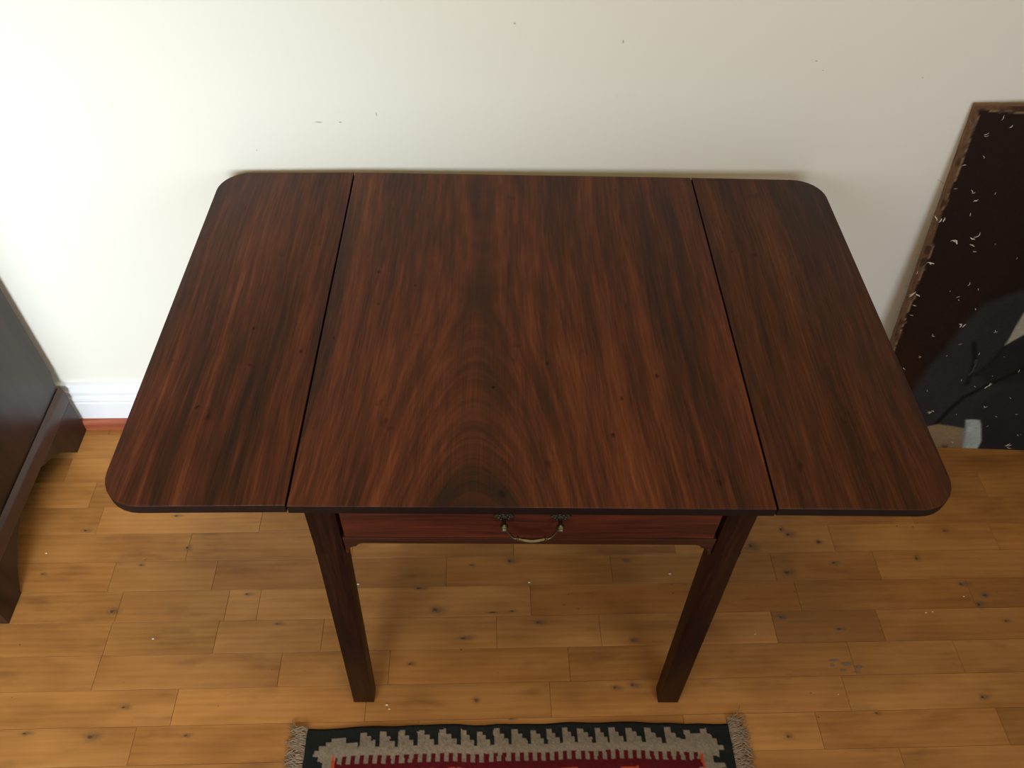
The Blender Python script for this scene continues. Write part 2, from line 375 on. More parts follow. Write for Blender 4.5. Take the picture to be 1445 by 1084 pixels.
KNOTS = [(-0.758,-0.276,0.006,0.004),(-0.945,-0.311,0.007,0.004),(-0.797,-0.385,0.004,0.003),(-0.803,-0.397,0.005,0.003),(-0.715,-0.357,0.005,0.007),(-1.002,-0.415,0.005,0.004),(-0.833,-0.502,0.008,0.006),(-0.568,-0.468,0.007,0.004),(-0.495,-0.535,0.007,0.004),(-0.992,-0.569,0.003,0.004),(-0.768,-0.649,0.002,0.002),(-0.49,-0.629,0.003,0.002),(-0.426,-0.633,0.002,0.002),(-0.418,-0.61,0.002,0.001),(-0.969,-0.673,0.002,0.003),(-0.756,-0.696,0.007,0.004),(-0.579,-0.697,0.002,0.004),(-0.628,-0.75,0.005,0.004),(-0.801,-0.749,0.011,0.007),(-0.732,-0.722,0.001,0.001),(-0.922,-0.74,0.008,0.004),(-0.103,-0.409,0.005,0.003),(-0.021,-0.4,0.008,0.007),(0.229,-0.403,0.006,0.005),(0.322,-0.461,0.003,0.003),(0.322,-0.482,0.004,0.004),(0.091,-0.503,0.004,0.002),(0.101,-0.48,0.004,0.003),(0.119,-0.513,0.003,0.003),(0.034,-0.542,0.008,0.005),(-0.119,-0.572,0.011,0.005),(-0.122,-0.596,0.004,0.003),(-0.223,-0.623,0.006,0.004),(-0.294,-0.593,0.002,0.002),(0.223,-0.583,0.006,0.005),(-0.092,-0.696,0.013,0.009),(0.176,-0.678,0.007,0.005),(0.211,-0.673,0.008,0.006),(-0.152,-0.49,0.002,0.002),(-0.049,-0.644,0.002,0.002),(-0.178,-0.51,0.01,0.008),(-0.218,-0.414,0.002,0.002),(0.318,-0.521,0.002,0.001),(-0.213,-0.461,0.01,0.004),(-0.059,-0.518,0.02,0.003),(-0.019,-0.516,0.013,0.004),(-0.028,-0.733,0.006,0.002),(0.589,-0.331,0.005,0.006),(0.602,-0.344,0.009,0.007),(0.666,-0.364,0.014,0.01),(0.856,-0.326,0.004,0.004),(0.892,-0.329,0.004,0.003),(0.959,-0.34,0.005,0.004),(0.684,-0.416,0.007,0.004),(0.871,-0.408,0.005,0.007),(0.575,-0.437,0.011,0.008),(0.503,-0.467,0.002,0.002),(0.58,-0.482,0.003,0.003),(0.945,-0.471,0.008,0.006),(1.015,-0.491,0.003,0.003),(0.965,-0.518,0.007,0.008),(0.987,-0.498,0.016,0.012),(0.537,-0.539,0.006,0.005),(1.007,-0.556,0.006,0.004),(0.863,-0.633,0.002,0.001),(0.52,-0.659,0.002,0.002),(0.526,-0.659,0.002,0.002),(0.557,-0.696,0.004,0.003),(0.671,-0.688,0.002,0.001),(0.673,-0.737,0.005,0.003),(0.559,-0.742,0.004,0.003),(0.491,-0.776,0.005,0.005),(0.892,-0.711,0.007,0.006),(0.651,-0.567,0.008,0.003),(0.511,-0.372,0.01,0.009),(0.831,-0.436,0.002,0.002),(0.852,-0.446,0.001,0.002),(0.422,-0.566,0.001,0.001),(0.331,-0.705,0.001,0.001),(0.594,-0.61,0.001,0.001),(1.011,-0.413,0.003,0.002)]
specs, soft = [], []
for i, (x, y, rx, ry) in enumerate(KNOTS):
    rx, ry = max(rx, .0018), max(ry, .0016)
    if rx > .0125: soft.append(((x, y, .0006), rx*1.15, ry*1.1)); specs.append(((x, y, .0007), rx*.45, ry*.45))
    else:
        specs.append(((x, y, .0007), rx*.62, ry*.62))
        if rx > .0045: soft.append(((x+rx*.6, y, .0006), rx*2.8, ry*2.0))
r2 = random.Random(5)
for i in range(60):      # the same sort of knots on the floor outside the picture
    x, y = r2.uniform(-2.3, 2.4), r2.uniform(-2.3, -.9); q = r2.uniform(.003, .008); specs.append(((x, y, .0007), q*1.4, q))
o = blobs_obj('knots', specs, M['knot'], floor, (1, 0, 0), (0, 1, 0)); o['kind'] = 'stuff'
o = blobs_obj('burls', soft, M['knot_soft'], floor, (1, 0, 0), (0, 1, 0)); o['kind'] = 'stuff'
o = blobs_obj('paint_smudge', [((.622, -.632, .0006), .014, .004), ((.645, -.640, .0006), .016, .006), ((.668, -.646, .0006), .012, .005), ((.634, -.652, .0006), .010, .003), ((.660, -.656, .0006), .012, .0025), ((.615, -.642, .0006), .006, .005)],
     M['smudge'], floor, (1, 0, 0), (0, 1, 0)); o['kind'] = 'stuff'; o['label'] = 'grey paint smudge trodden on the boards'
# crumbs of dust and plaster lying on the boards
b = bmesh.new()
for x, y, r_ in ((.322, -.437, .0022), (.02, -.452, .002), (-.345, -.452, .0025), (-.340, -.450, .002), (.845, -.535, .0016), (.86, -.533, .0014), (.94, -.50, .0015), (-.262, -.702, .002), (-.257, -.71, .0015), (-.735, -.562, .0018), (-1.01, -.366, .0016), (.61, -.70, .001), (.475, -.575, .0012)):
    bmesh.ops.create_icosphere(b, subdivisions=1, radius=r_, matrix=Matrix.Translation((x, y, r_*.6+.0004)) @ Matrix.Diagonal((1.5, 1, .6, 1)))
o = obj('plaster_crumbs', b, M['flake'], floor); o['kind'] = 'stuff'

# ------------------------------------------------------------------ drop-leaf table (local frame = table frame)
TY = -.0218; H = .72; W = .3027; WO = .537; YB, YF = -.0236, -.7258; CY = (YB+YF)/2
cc, ss = math.cos(TY), math.sin(TY)
table = empty('drop_leaf_table', (-ss*CY, cc*CY, 0), TY)
tag(table, 'dark red mahogany drop-leaf table with both leaves raised and a brass-handled drawer', 'table')
yb, yf = YB-CY, YF-CY                                                # local y of back and front edge
TH = .0165
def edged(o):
    """side faces of the slab take the near-black edge material"""
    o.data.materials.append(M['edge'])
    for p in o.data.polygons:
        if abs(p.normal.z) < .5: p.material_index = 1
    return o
def slab(name, pts, mat, z0, z1, bev=.0013):
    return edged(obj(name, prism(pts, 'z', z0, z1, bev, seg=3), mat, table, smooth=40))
G = .0012
slab('top_board', [(-W+G, yf), (W-G, yf), (W-G, yb), (-W+G, yb)], M['board'], H-TH, H)
def leaf(sign, mat, dz):
    R_ = .052; xo, xi = WO, W+G; pts = [(xi, yf+.001), ]
    for i in range(9):
        t = -math.pi/2+i*math.pi/16; pts.append((xo-R_+R_*math.cos(t), yf+.001+R_+R_*math.sin(t)))
    for i in range(9):
        t = i*math.pi/16; pts.append((xo-R_+R_*math.cos(t), yb-R_+R_*math.sin(t)))
    pts.append((xi, yb))
    b = prism([(x*sign, y) for x, y in pts], 'z', H-TH, H, .0013, seg=3)
    for v in b.verts: v.co.z += dz*max(0, abs(v.co.x)-W)/(WO-W)
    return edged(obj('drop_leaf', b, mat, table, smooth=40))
leaf(-1, M['leaf_l'], -.0053); leaf(1, M['leaf_r'], -.0013)
# rule-joint moulding and hinge strip hidden under the gap
obj('hinge_strip', box(bmesh.new(), -W-.008, -W+.008, yf+.02, yb-.02, H-TH-.003, H-TH-.0003), M['black_gap'], table)
obj('hinge_strip', box(bmesh.new(), W-.008, W+.008, yf+.02, yb-.02, H-TH-.003, H-TH-.0003), M['black_gap'], table)
LW = .0405; fy = yf+.0076; by = yb-.03; LT = H-TH-.0004
def leg(sx, front):
    """square leg, inner corner chamfered below the frieze, splayed a little as it stands"""
    b = bmesh.new(); rings = []
    for z in (0, .007, .30, .585, .60, LT):
        ch = .010 if z < .59 else .0005
        ins = .0055 if z == 0 else .0008
        xo, xi = .2875, .2875-LW; y0_, y1_ = (fy, fy+LW) if front else (by, by-LW)
        d = 1 if front else -1
        pl = [(xo-ins, y0_+d*ins), (xo-ins, y1_-d*ins), (xi+ch+ins, y1_-d*ins), (xi+ins, y1_-d*(ch+ins)), (xi+ins, y0_+d*ins)]
        # chamfer turned to the inside of the frame
        q = max(0, 1-z/.60)
        rings.append([b.verts.new((sx*(x+.0225*q), y+(.0134*q if front else 0), z)) for x, y in pl])
    for r0, r1 in zip(rings, rings[1:]):
        for i in range(5): b.faces.new((r0[i], r0[(i+1) % 5], r1[(i+1) % 5], r1[i]))
    b.faces.new(rings[0]); b.faces.new(rings[-1])
    bmesh.ops.recalc_face_normals(b, faces=b.faces)
    bmesh.ops.bevel(b, geom=[e for e in b.edges if abs(e.verts[0].co.z-e.verts[1].co.z) > .02], offset=.0014, segments=2, profile=.5, affect='EDGES')
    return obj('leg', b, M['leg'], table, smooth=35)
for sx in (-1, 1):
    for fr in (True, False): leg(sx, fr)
XI = .2875-LW
obj('front_rail', box(bmesh.new(), -XI+.0004, XI-.0004, fy+.0005, fy+.022, .6175, .6325, .0015), M['rail'], table)
obj('top_rail', box(bmesh.new(), -XI+.0004, XI-.0004, fy+.0015, fy+.022, .7005, LT, .0005), M['rail'], table)
for sx in (-1, 1):
    x = sx*(.2875-.012)
    obj('side_frieze', box(bmesh.new(), x-.010, x+.010, fy+LW+.0004, by-LW-.0004, .6175, LT, .001), M['rail'], table)
    # fretted corner bracket: steps of small curves under the rail
    p = [(0, 0), (-.0225, 0), (-.0225, -.003)]
    for i in range(1, 6): t = i/5*math.pi/2; p.append((-.0225+.006*math.sin(t), -.003-.0055*(1-math.cos(t))))
    p.append((-.0145, -.0095))
    for i in range(1, 7): t = i/6*math.pi/2; p.append((-.0145+.0105*math.sin(t)**1.0*1.0, -.0095-.0135*(1-math.cos(t))))
    p.append((-.003, -.027)); p.append((0, -.028))
    pts = [(sx*(XI+q[0]-.0006), .6172+q[1]) for q in p]
    obj('corner_bracket', prism(pts, 'y', fy+.002, fy+.018, .0006), M['rail'], table)
    # swing bracket that props the raised leaf
    obj('leaf_support', prism([(sx*.2872, -.14), (sx*.2872, .10), (sx*.300, .10), (sx*.44, -.02), (sx*.44, -.04), (sx*.300, -.14)], 'z', H-TH-.05, H-TH-.0058, .002), M['rail'], table)
obj('back_frieze', box(bmesh.new(), -XI+.0004, XI-.0004, by-.022, by, .6175, LT, .001), M['rail'], table)
# drawer with cock-beaded front
dx, dz0, dz1 = XI-.0035, .6340, .6995
drawer = obj('drawer', box(bmesh.new(), -dx, dx-.0015, fy+.0005, fy+.02, dz0, dz1, .0016, 3), M['drawer'], table, smooth=40)
b = bmesh.new(); box(b, -dx+.006, -dx+.014, fy+.0205, by-.05, dz0+.002, dz1-.012); box(b, dx-.014, dx-.006, fy+.0205, by-.05, dz0+.002, dz1-.012)
box(b, -dx+.014, dx-.014, by-.058, by-.05, dz0+.002, dz1-.012); box(b, -dx+.014, dx-.014, fy+.0205, by-.058, dz0+.004, dz0+.010)
obj('drawer_box', b, M['rail'], drawer)
HX = .0355; HZ = .7015; pf = fy+.0003
HZ = .687
def backplate(cx):
    b = bmesh.new(); n = 24; out = []
    for k in range(n):
        t = 2*math.pi*k/n; r = .0105*(1+.13*math.cos(8*t)+.05*math.sin(3*t+cx*50)); out.append((cx+r*1.12*math.cos(t), HZ+.003+r*.98*math.sin(t)))
    prism(out, 'y', pf-.0022, pf, .0007, b)
    for k in range(8):
        t = 2*math.pi*k/8+.2; bmesh.ops.create_icosphere(b, subdivisions=1, radius=.0019, matrix=Matrix.Translation((cx+.0068*math.cos(t), pf-.0026, HZ+.003+.0062*math.sin(t))))
    lathe_y(b, cx, HZ+.003, [(pf-.002, .0042), (pf-.0036, .0038), (pf-.0042, .002)])
    obj('backplate', b, M['brass_dark'], drawer, smooth=50)
for cx in (-HX, HX):
    backplate(cx)
    b = bmesh.new(); z = HZ-.002
    lathe_y(b, cx, z, [(pf-.001, .0028), (pf-.010, .0026), (pf-.0115, .0046), (pf-.014, .0052), (pf-.0165, .0046), (pf-.018, .0030), (pf-.0195, .0034), (pf-.021, .0018)])
    obj('post', b, M['brass'], drawer, smooth=60)
b = bmesh.new(); P_, R_ = [], []
for i in range(33):
    t = i/32; a = (t-.5)*2; x = a*HX
    # swan-neck bail: drops steeply at the ends, then a swelling belly
    e = abs(a)
    z = HZ-.004-.0265*(1-e**3.2) + (.0035*math.sin(e*math.pi*2.2) if .45 < e < .95 else 0)
    P_.append((x, pf-.0135-.004*(1-e), z)); R_.append(.0017+.0013*max(0, 1-(e/.55)**2)+(.0006 if e > .9 else 0))
tube(b, P_, R_, 10)
for e in (-.53, .53, -.47, .47):
    i = int(round((e/2+.5)*32)); p = Vector(P_[i]); d = (Vector(P_[i+1])-Vector(P_[i-1])).normalized()
    tube(b, [p-d*.0012, p-d*.0005, p+d*.0005, p+d*.0012], [.0026, .0041, .0041, .0026], 12)
obj('bail_handle', b, M['brass'], drawer, smooth=60)

# ------------------------------------------------------------------ dark chest on bracket feet at the left
CX1, CYF, CYB, CH = -1.029, -.524, -.030, .84
CX0 = CX1-.98
chest = empty('chest_of_drawers', ((CX0+CX1)/2, (CYF+CYB)/2, 0)); tag(chest, 'near-black wooden chest with a plain side and bracket feet against the wall', 'chest')
ox, oy = -(CX0+CX1)/2, -(CYF+CYB)/2
def cobj(name, b, mat, smooth=None, parent=chest):
    bmesh.ops.translate(b, verts=b.verts, vec=(ox, oy, 0)); return obj(name, b, mat, parent, smooth)
pr = [(CYB+.006, .150), (CYB+.006, CH), (CYF+.012, CH), (CYF+.012, .150)]
pr = [(CYB-.006, .1475), (CYB-.001, .158), (CYB+.010, .195), (CYB+.010, CH), (CYF+.012, CH), (CYF+.012, .1475)]
cobj('carcass', prism(pr, 'x', CX0+.0105, CX1-.0105, .002), M['dark'])
cobj('top_board', box(bmesh.new(), CX0-.004, CX1+.006, CYF-.008, CYB+.010, CH+.0004, CH+.022, .004), M['dark'])
# plinth moulding round the foot of the case
b = bmesh.new()
prof = [(0, .108), (0, .142), (-.002, .147), (-.006, .150), (-.0088, .1535), (-.0092, .147), (-.020, .147), (-.020, .108)]
prism([(CX1+p[0], p[1]) for p in prof], 'y', CYF, CYB+.002, 0, b); prism([(CX0-p[0], p[1]) for p in prof], 'y', CYF, CYB+.002, 0, b)
box(b, CX0+.02, CX1-.02, CYF, CYF+.02, .108, .147); box(b, CX0+.02, CX1-.02, CYF+.02, CYB, .130, .1535)
cobj('plinth', b, M['dark_mould'], 40)
def foot(x_out, sx, y_out, sy):
    b = bmesh.new(); D = .058; T_ = .068
    outl = [(0, 0), (0, .1076), (.185, .1076), (.178, .101), (.160, .093), (.138, .080), (.118, .064), (.100, .046), (.084, .026), (T_+.002, .010), (T_, 0)]
    prism([(y_out-sy*p[0], p[1]) for p in outl], 'x', x_out, x_out-sx*.018, .0012, b)
    box(b, min(x_out-sx*.0182, x_out-sx*D), max(x_out-sx*.0182, x_out-sx*D), min(y_out-sy*.0, y_out-sy*T_), max(y_out-sy*.0, y_out-sy*T_), 0, .1076, .001)
    return cobj('bracket_foot', b, M['dark'])
foot(CX1, 1, CYF, -1); foot(CX1, 1, CYB, 1); foot(CX0, -1, CYF, -1); foot(CX0, -1, CYB, 1)
for i in range(3):
    z0 = .165+i*.224; dr = cobj('drawer', box(bmesh.new(), CX0+.03, CX1-.03, CYF+.002, CYF+.0116, z0, z0+.212, .002), M['dark'])
    for kx in (-.25, .25):
        b = bmesh.new(); lathe_y(b, (CX0+CX1)/2+kx, z0+.106, [(CYF+.002, .007), (CYF-.006, .007), (CYF-.012, .014), (CYF-.022, .016), (CYF-.028, .008)])
        bmesh.ops.translate(b, verts=b.verts, vec=(ox, oy, 0)); obj('knob', b, M['dark_mould'], dr, 60)

# ------------------------------------------------------------------ unframed old canvas leaning on the wall
K_, M_ = .09, -.055; PY0 = -.108+.055*1.046
def py(x, z): return PY0+M_*x+K_*z
# front surface corners (x,z); rests on the floor
BL, BR, TR, TL = (.834, .0015), (1.60, .0015), (1.56, .885), (.771, .856)
pic = empty('portrait_canvas', ((BL[0]+BR[0])/2, py(1.2, 0), 0))
tag(pic, 'unframed flaking old oil painting of a dark-coated figure leaning on the wall', 'painting')
pox, poy = -pic.location.x, -pic.location.y
def sstep(a, b_, x): t = np.clip((x-a)/(b_-a), 0, 1); return t*t*(3-2*t)
def seg_dist(X, Z, pl):
    d = np.full(X.shape, 9.)
    for (x0, z0), (x1, z1) in zip(pl, pl[1:]):
        dx_, dz_ = x1-x0, z1-z0; t = np.clip(((X-x0)*dx_+(Z-z0)*dz_)/(dx_*dx_+dz_*dz_), 0, 1)
        d = np.minimum(d, np.hypot(X-x0-t*dx_, Z-z0-t*dz_))
    return d
def inside(X, Z, pl):
    r = np.zeros(X.shape, bool); n = len(pl)
    for i in range(n):
        (x0, z0), (x1, z1) = pl[i], pl[(i+1) % n]
        c_ = ((z0 > Z) != (z1 > Z)); xx = (x1-x0)*(Z-z0)/np.where(abs(z1-z0) < 1e-9, 1e-9, z1-z0)+x0
        r ^= c_ & (X < xx)
    return r
def soft_in(X, Z, pl, w): 
    d = seg_dist(X, Z, pl+[pl[0]]); s_ = np.where(inside(X, Z, pl), d, -d); return sstep(-w, w, s_)
def vnoise(X, Z, f, seed=0):
    """value noise, vectorised"""
    r = np.random.RandomState(seed); T = r.rand(64, 64); x, z = X*f, Z*f
    xi, zi = np.floor(x).astype(int), np.floor(z).astype(int); fx, fz = x-xi, z-zi; fx = fx*fx*(3-2*fx); fz = fz*fz*(3-2*fz)
    g = lambda a, b_: T[a % 64, b_ % 64]
    return (g(xi, zi)*(1-fx)+g(xi+1, zi)*fx)*(1-fz)+(g(xi, zi+1)*(1-fx)+g(xi+1, zi+1)*fx)*fz
NX, NZ = 230, 290
uu, vv = np.meshgrid(np.linspace(0, 1, NX), np.linspace(0, 1, NZ))
X = (1-vv)*((1-uu)*BL[0]+uu*BR[0])+vv*((1-uu)*TL[0]+uu*TR[0]); Z = (1-vv)*((1-uu)*BL[1]+uu*BR[1])+vv*((1-uu)*TL[1]+uu*TR[1])
C3 = lambda r, g, b: np.array(lin(r, g, b)[:3])
col = np.zeros(X.shape+(3,)); n1 = vnoise(X, Z, 14, 1); n2 = vnoise(X, Z, 60, 2); n3 = vnoise(X, Z, 240, 3)
def over(c, a): 
    global col
    col = col*(1-a[..., None])+np.asarray(c)*a[..., None]
over(C3(36, 24, 17), np.ones(X.shape)); over(C3(48, 26, 16), sstep(.35, .8, n1)*sstep(.65, .2, Z)*.8); over(C3(22, 18, 15), sstep(.9, 1.05, X)*.7)
COAT = [(.84, -.05), (.86, .05), (.903, .171), (.907, .193), (.914, .266), (.932, .316), (.939, .374), (.962, .438), (1.027, .476), (1.10, .53), (1.30, .56), (1.48, .44), (1.58, .2), (1.62, -.05)]
over(C3(46, 46, 46), soft_in(X, Z, COAT, .012)*(.75+.25*n1)); 
over(C3(40, 40, 40), soft_in(X, Z, [(.984, .333), (1.027, .24), (1.048, .287), (1.054, .329), (1.049, .424), (1.02, .46), (.98, .40)], .008)*.9)
def line(pl, w, c, a=1., s_=.5): over(c, sstep(w, w*s_, seg_dist(X, Z, pl))*a)
line([(.984, .333), (1.0, .30), (1.013, .26), (1.018, .214)], .010, C3(20, 20, 20), .9, .1)
line([(1.054, .329), (1.048, .287), (1.027, .24)], .008, C3(24, 24, 24), .8, .1)
line([(1.012, .24), (1.016, .255), (1.010, .285)], .003, C3(84, 84, 84), .6, .1)
over(C3(30, 30, 30), soft_in(X, Z, [(1.028, .24), (1.054, .325), (1.12, .39), (1.3, .5), (1.55, .3), (1.60, .05), (1.15, .22), (1.066, .211)], .012)*.8)
line([(1.0, .086), (1.012, .132), (1.028, .171), (1.066, .211), (1.124, .266)], .010, C3(18, 18, 18), .9, .1)
over(C3(30, 30, 31), soft_in(X, Z, [(1.10, .0), (1.10, .09), (1.06, .12), (1.09, .2), (1.3, .26), (1.6, .2), (1.6, 0)], .02)*.5)
over(C3(150, 144, 126), soft_in(X, Z, [(1.0535, .33), (1.053, .42), (1.09, .52), (1.16, .54), (1.14, .43), (1.08, .361)], .002))
over(C3(160, 118, 92), soft_in(X, Z, [(1.09, .60), (1.08, .70), (1.13, .79), (1.20, .80), (1.26, .72), (1.25, .60), (1.18, .53), (1.12, .54)], .008))      # face and neck, outside the picture
over(C3(60, 40, 28), soft_in(X, Z, [(1.07, .70), (1.10, .80), (1.19, .845), (1.27, .80), (1.28, .68), (1.24, .74), (1.18, .78), (1.12, .77)], .006))
over(C3(136, 114, 84)*(1), soft_in(X, Z, [(.94, -.01), (.95, .05), (.983, .073), (1.004, .081), (1.04, .076), (1.074, .069), (1.102, -.01)], .003)*(.8+.2*n1))
over(C3(116, 96, 76), sstep(.045, .0, Z)*soft_in(X, Z, [(.94, -.01), (.95, .05), (.983, .073), (1.074, .069), (1.102, -.01)], .003)*.7)
over(C3(172, 178, 172), soft_in(X, Z, [(1.062, .099), (1.080, .101), (1.095, .099), (1.104, .085), (1.129, .027), (1.131, -.01), (1.098, -.01), (1.078, .06)], .0025)*(.82+.18*n2))
over(C3(120, 80, 60), soft_in(X, Z, [(1.09, .60), (1.08, .70), (1.11, .76), (1.12, .70), (1.11, .62), (1.14, .56), (1.12, .54)], .02)*.7)
for ex in (1.125, 1.20):
    line([(ex-.016, .688), (ex+.016, .690)], .010, C3(58, 38, 30), .8, .2); line([(ex-.022, .708), (ex, .714), (ex+.020, .708)], .006, C3(62, 42, 32), .8, .2)
line([(1.158, .69), (1.150, .645), (1.168, .638)], .008, C3(118, 78, 60), .8, .2); line([(1.135, .606), (1.16, .610), (1.19, .606)], .008, C3(120, 50, 44), .8, .2)
line([(1.072, .085), (1.075, .06), (1.100, .0)], .008, C3(120, 126, 124), .5, .1)
# bare tacking edge with ragged paint limit
L_ = X-(BL[0]+(TL[0]-BL[0])*vv); T_ = (1-vv)*.87
edge = np.minimum(L_, T_*1.0)
rag = .0095+.006*(n2-.5)+.0015*(n3-.5)+.004*(vnoise(Z, Z, 9, 5)-.5)
over(C3(100, 74, 52), sstep(.0015, -.0015, edge-rag)); over(C3(168, 136, 104), sstep(.0012, -.0012, np.abs(edge-rag-.0002)-.0012)*.6*(n2 > .4)); over(C3(60, 38, 26), sstep(.62, .75, n2)*sstep(.001, -.001, edge-rag)*.8)
over(C3(58, 48, 40), sstep(.62, .8, n2)*sstep(.02, .0, Z)*.8)
col *= (.9+.2*n3)[..., None]
verts = np.stack([X+pox, PY0+M_*X+K_*Z+poy, Z], -1).reshape(-1, 3)
idx = np.arange(NX*NZ).reshape(NZ, NX); faces = np.stack([idx[:-1, :-1], idx[:-1, 1:], idx[1:, 1:], idx[1:, :-1]], -1).reshape(-1, 4)
me = bpy.data.meshes.new('canvas')
# wrap the canvas round the stretcher: rows of verts pushed back along the outline
nrm = Vector((-M_, 1, -K_)).normalized()
DEP = .012
rim = list(idx[0, :])+list(idx[1:, -1])+list(idx[-1, -2::-1])+list(idx[-2:0:-1, 0])
rv = verts[rim]; nb = len(verts); rim_cols = []
outv, outf = [verts], [faces]
prev = np.array(rim)
for j, dd in enumerate((.0015, .005, .009, DEP)):
    wob = (vnoise(rv[:, 0]+rv[:, 2], rv[:, 2], 40, 8+j)-.5)*.002
    nv = rv+np.array(nrm)*dd
    nv[:, 0] += wob*.4; cur = nb+np.arange(len(rim)); nb += len(rim); outv.append(nv)
    outf.append(np.stack([prev, cur, np.roll(cur, -1), np.roll(prev, -1)], -1)); prev = cur
    q = vnoise(rv[:, 0]+rv[:, 2]*3, rv[:, 2], 25, 20+j)[:, None]
    rim_cols.append(C3(138, 98, 64)*(1-q)+C3(84, 54, 36)*q)
allv = np.concatenate(outv); allf = np.concatenate(outf)
me.from_pydata(allv.tolist(), [], allf.tolist()); me.materials.append(M['canvas'])
cols = np.concatenate([col.reshape(-1, 3)]+rim_cols); colour_attr(me, np.concatenate([cols, np.ones((len(cols), 1))], 1))
me.polygons.foreach_set('use_smooth', [True]*len(me.polygons)); me.validate(); me.set_sharp_from_angle(angle=math.radians(40))
link(bpy.data.objects.new('canvas', me), pic)
# wooden stretcher inside
def quadbar(p0, p1, p2, p3):
    b = bmesh.new(); A = [Vector((x+pox, py(x, z)+poy, z))+nrm*.002 for x, z in (p0, p1, p2, p3)]; B = [a+nrm*.009 for a in A]
    va = [b.verts.new(a) for a in A]; vb = [b.verts.new(a) for a in B]; b.faces.new(va); b.faces.new(vb[::-1])
    for i in range(4): b.faces.new((va[i], va[(i+1) % 4], vb[(i+1) % 4], vb[i]))
    return b
M['stretch'] = plain('stretcher_pine', lin(150, 104, 66), .7, 0, .2)
e_ = .003; w_ = .045
def lerp(u_, v_): return ((1-v_)*((1-u_)*BL[0]+u_*BR[0])+v_*((1-u_)*TL[0]+u_*TR[0]), (1-v_)*((1-u_)*BL[1]+u_*BR[1])+v_*((1-u_)*TL[1]+u_*TR[1]))
for (a0, b0, a1, b1) in ((.004, .004, .06, .996), (.94, .004, .996, .996), (.0605, .004, .9395, .06), (.0605, .94, .9395, .996)):
    obj('stretcher_bar', quadbar(lerp(a0, b0), lerp(a1, b0), lerp(a1, b1), lerp(a0, b1)), M['stretch'], pic)
# flaked spots where pale ground shows: tiny curled slivers standing off the paint
FL = [(0.828,0.839),(0.848,0.82),(0.813,0.801),(0.827,0.763),(0.794,0.743),(0.801,0.699),(0.835,0.695),(0.846,0.679),(0.846,0.648),(0.797,0.635),(0.843,0.589),(0.88,0.59),(0.889,0.569),(0.873,0.691),(0.816,0.536),(0.912,0.486),(0.935,0.473),(0.905,0.449),(0.953,0.427),(0.822,0.406),(0.8,0.511),(0.813,0.453),(0.935,0.383),(0.889,0.35),(1.018,0.365),(0.958,0.327),(1.013,0.303),(0.865,0.254),(0.938,0.19),(1.037,0.203),(0.999,0.223),(1.068,0.207),(1.116,0.257),(1.091,0.147),(0.972,0.12),(1.134,0.175),(1.172,0.124),(1.13,0.112),(1.202,0.011),(1.119,0.08),(1.204,0.053),(1.059,0.02),(0.884,0.29),(0.824,0.429)]
b = bmesh.new(); r3 = random.Random(3)
def sliver(x, z, L, w, a):
    n = 5; p = []; q = a; cx_, cz_ = x-L/2*math.cos(a), z-L/2*math.sin(a)
    A = []
    for i in range(n):
        t = i/(n-1); ww = w*(.35+math.sin(t*math.pi))*.6; nx, nz = -math.sin(q), math.cos(q)
        A.append([(cx_+nx*ww, cz_+nz*ww), (cx_-nx*ww, cz_-nz*ww)]); q += r3.uniform(-.7, .7); cx_ += L/n*math.cos(q); cz_ += L/n*math.sin(q)
    vs = [[b.verts.new((X_+pox, py(X_, Z_)+poy-.0007-.0006*math.sin(i), Z_)) for X_, Z_ in pr_] for i, pr_ in enumerate(A)]
    for v0, v1 in zip(vs, vs[1:]): b.faces.new((v0[0], v0[1], v1[1], v1[0]))
for i, (x, z) in enumerate(FL):
    big_ = 1.9 if i in (9, 14, 10, 21, 22, 31, 11, 34, 38) else 1
    for j in range(3 if big_ > 1 else r3.choice((1, 1, 2))):
        sliver(x+r3.uniform(-.003, .003)*big_, z+r3.uniform(-.003, .003)*big_, r3.uniform(.006, .013)*big_**.7, r3.uniform(.0005, .0009)*big_, r3.choice((0, 0, .6, 1.4, -.8, 2.2))+r3.uniform(-.3, .3))
for i in range(35): 
    x, z = r3.uniform(.86, 1.5), r3.uniform(.02, .8); sliver(x, z, r3.uniform(.003, .006), .0005, r3.uniform(0, 3))
o = obj('paint_flakes', b, M['flake'], pic); o['kind'] = 'stuff'
b = bmesh.new()  # loose threads at the torn edge
for x, z, a, L in ((.779, .70, 2.4, .03), (.789, .60, 1.9, .02), (.80, .47, 2.6, .02), (.775, .82, 2.0, .015), (.80, .52, 1.2, .02)):
    pts = [(x+pox+math.cos(a)*L*t, py(x, z)+poy-.001-.002*math.sin(t*3), z+math.sin(a)*L*t+.003*math.sin(t*4)) for t in (0, .3, .6, 1)]
    tube(b, pts, .0003, 4)
o = obj('canvas_threads', b, M['fringe'], pic); o['kind'] = 'stuff'

# ------------------------------------------------------------------ flat-woven rug
RX0, RX1, RYT, RYB = -.4065, .3845, -.7425, -1.36
rug = empty('kilim_rug', ((RX0+RX1)/2, (RYT+RYB)/2, 0)); tag(rug, 'flat-woven rug with black border, taupe stepped band and dark red field', 'rug')
rox, roy = -rug.location.x, -rug.location.y
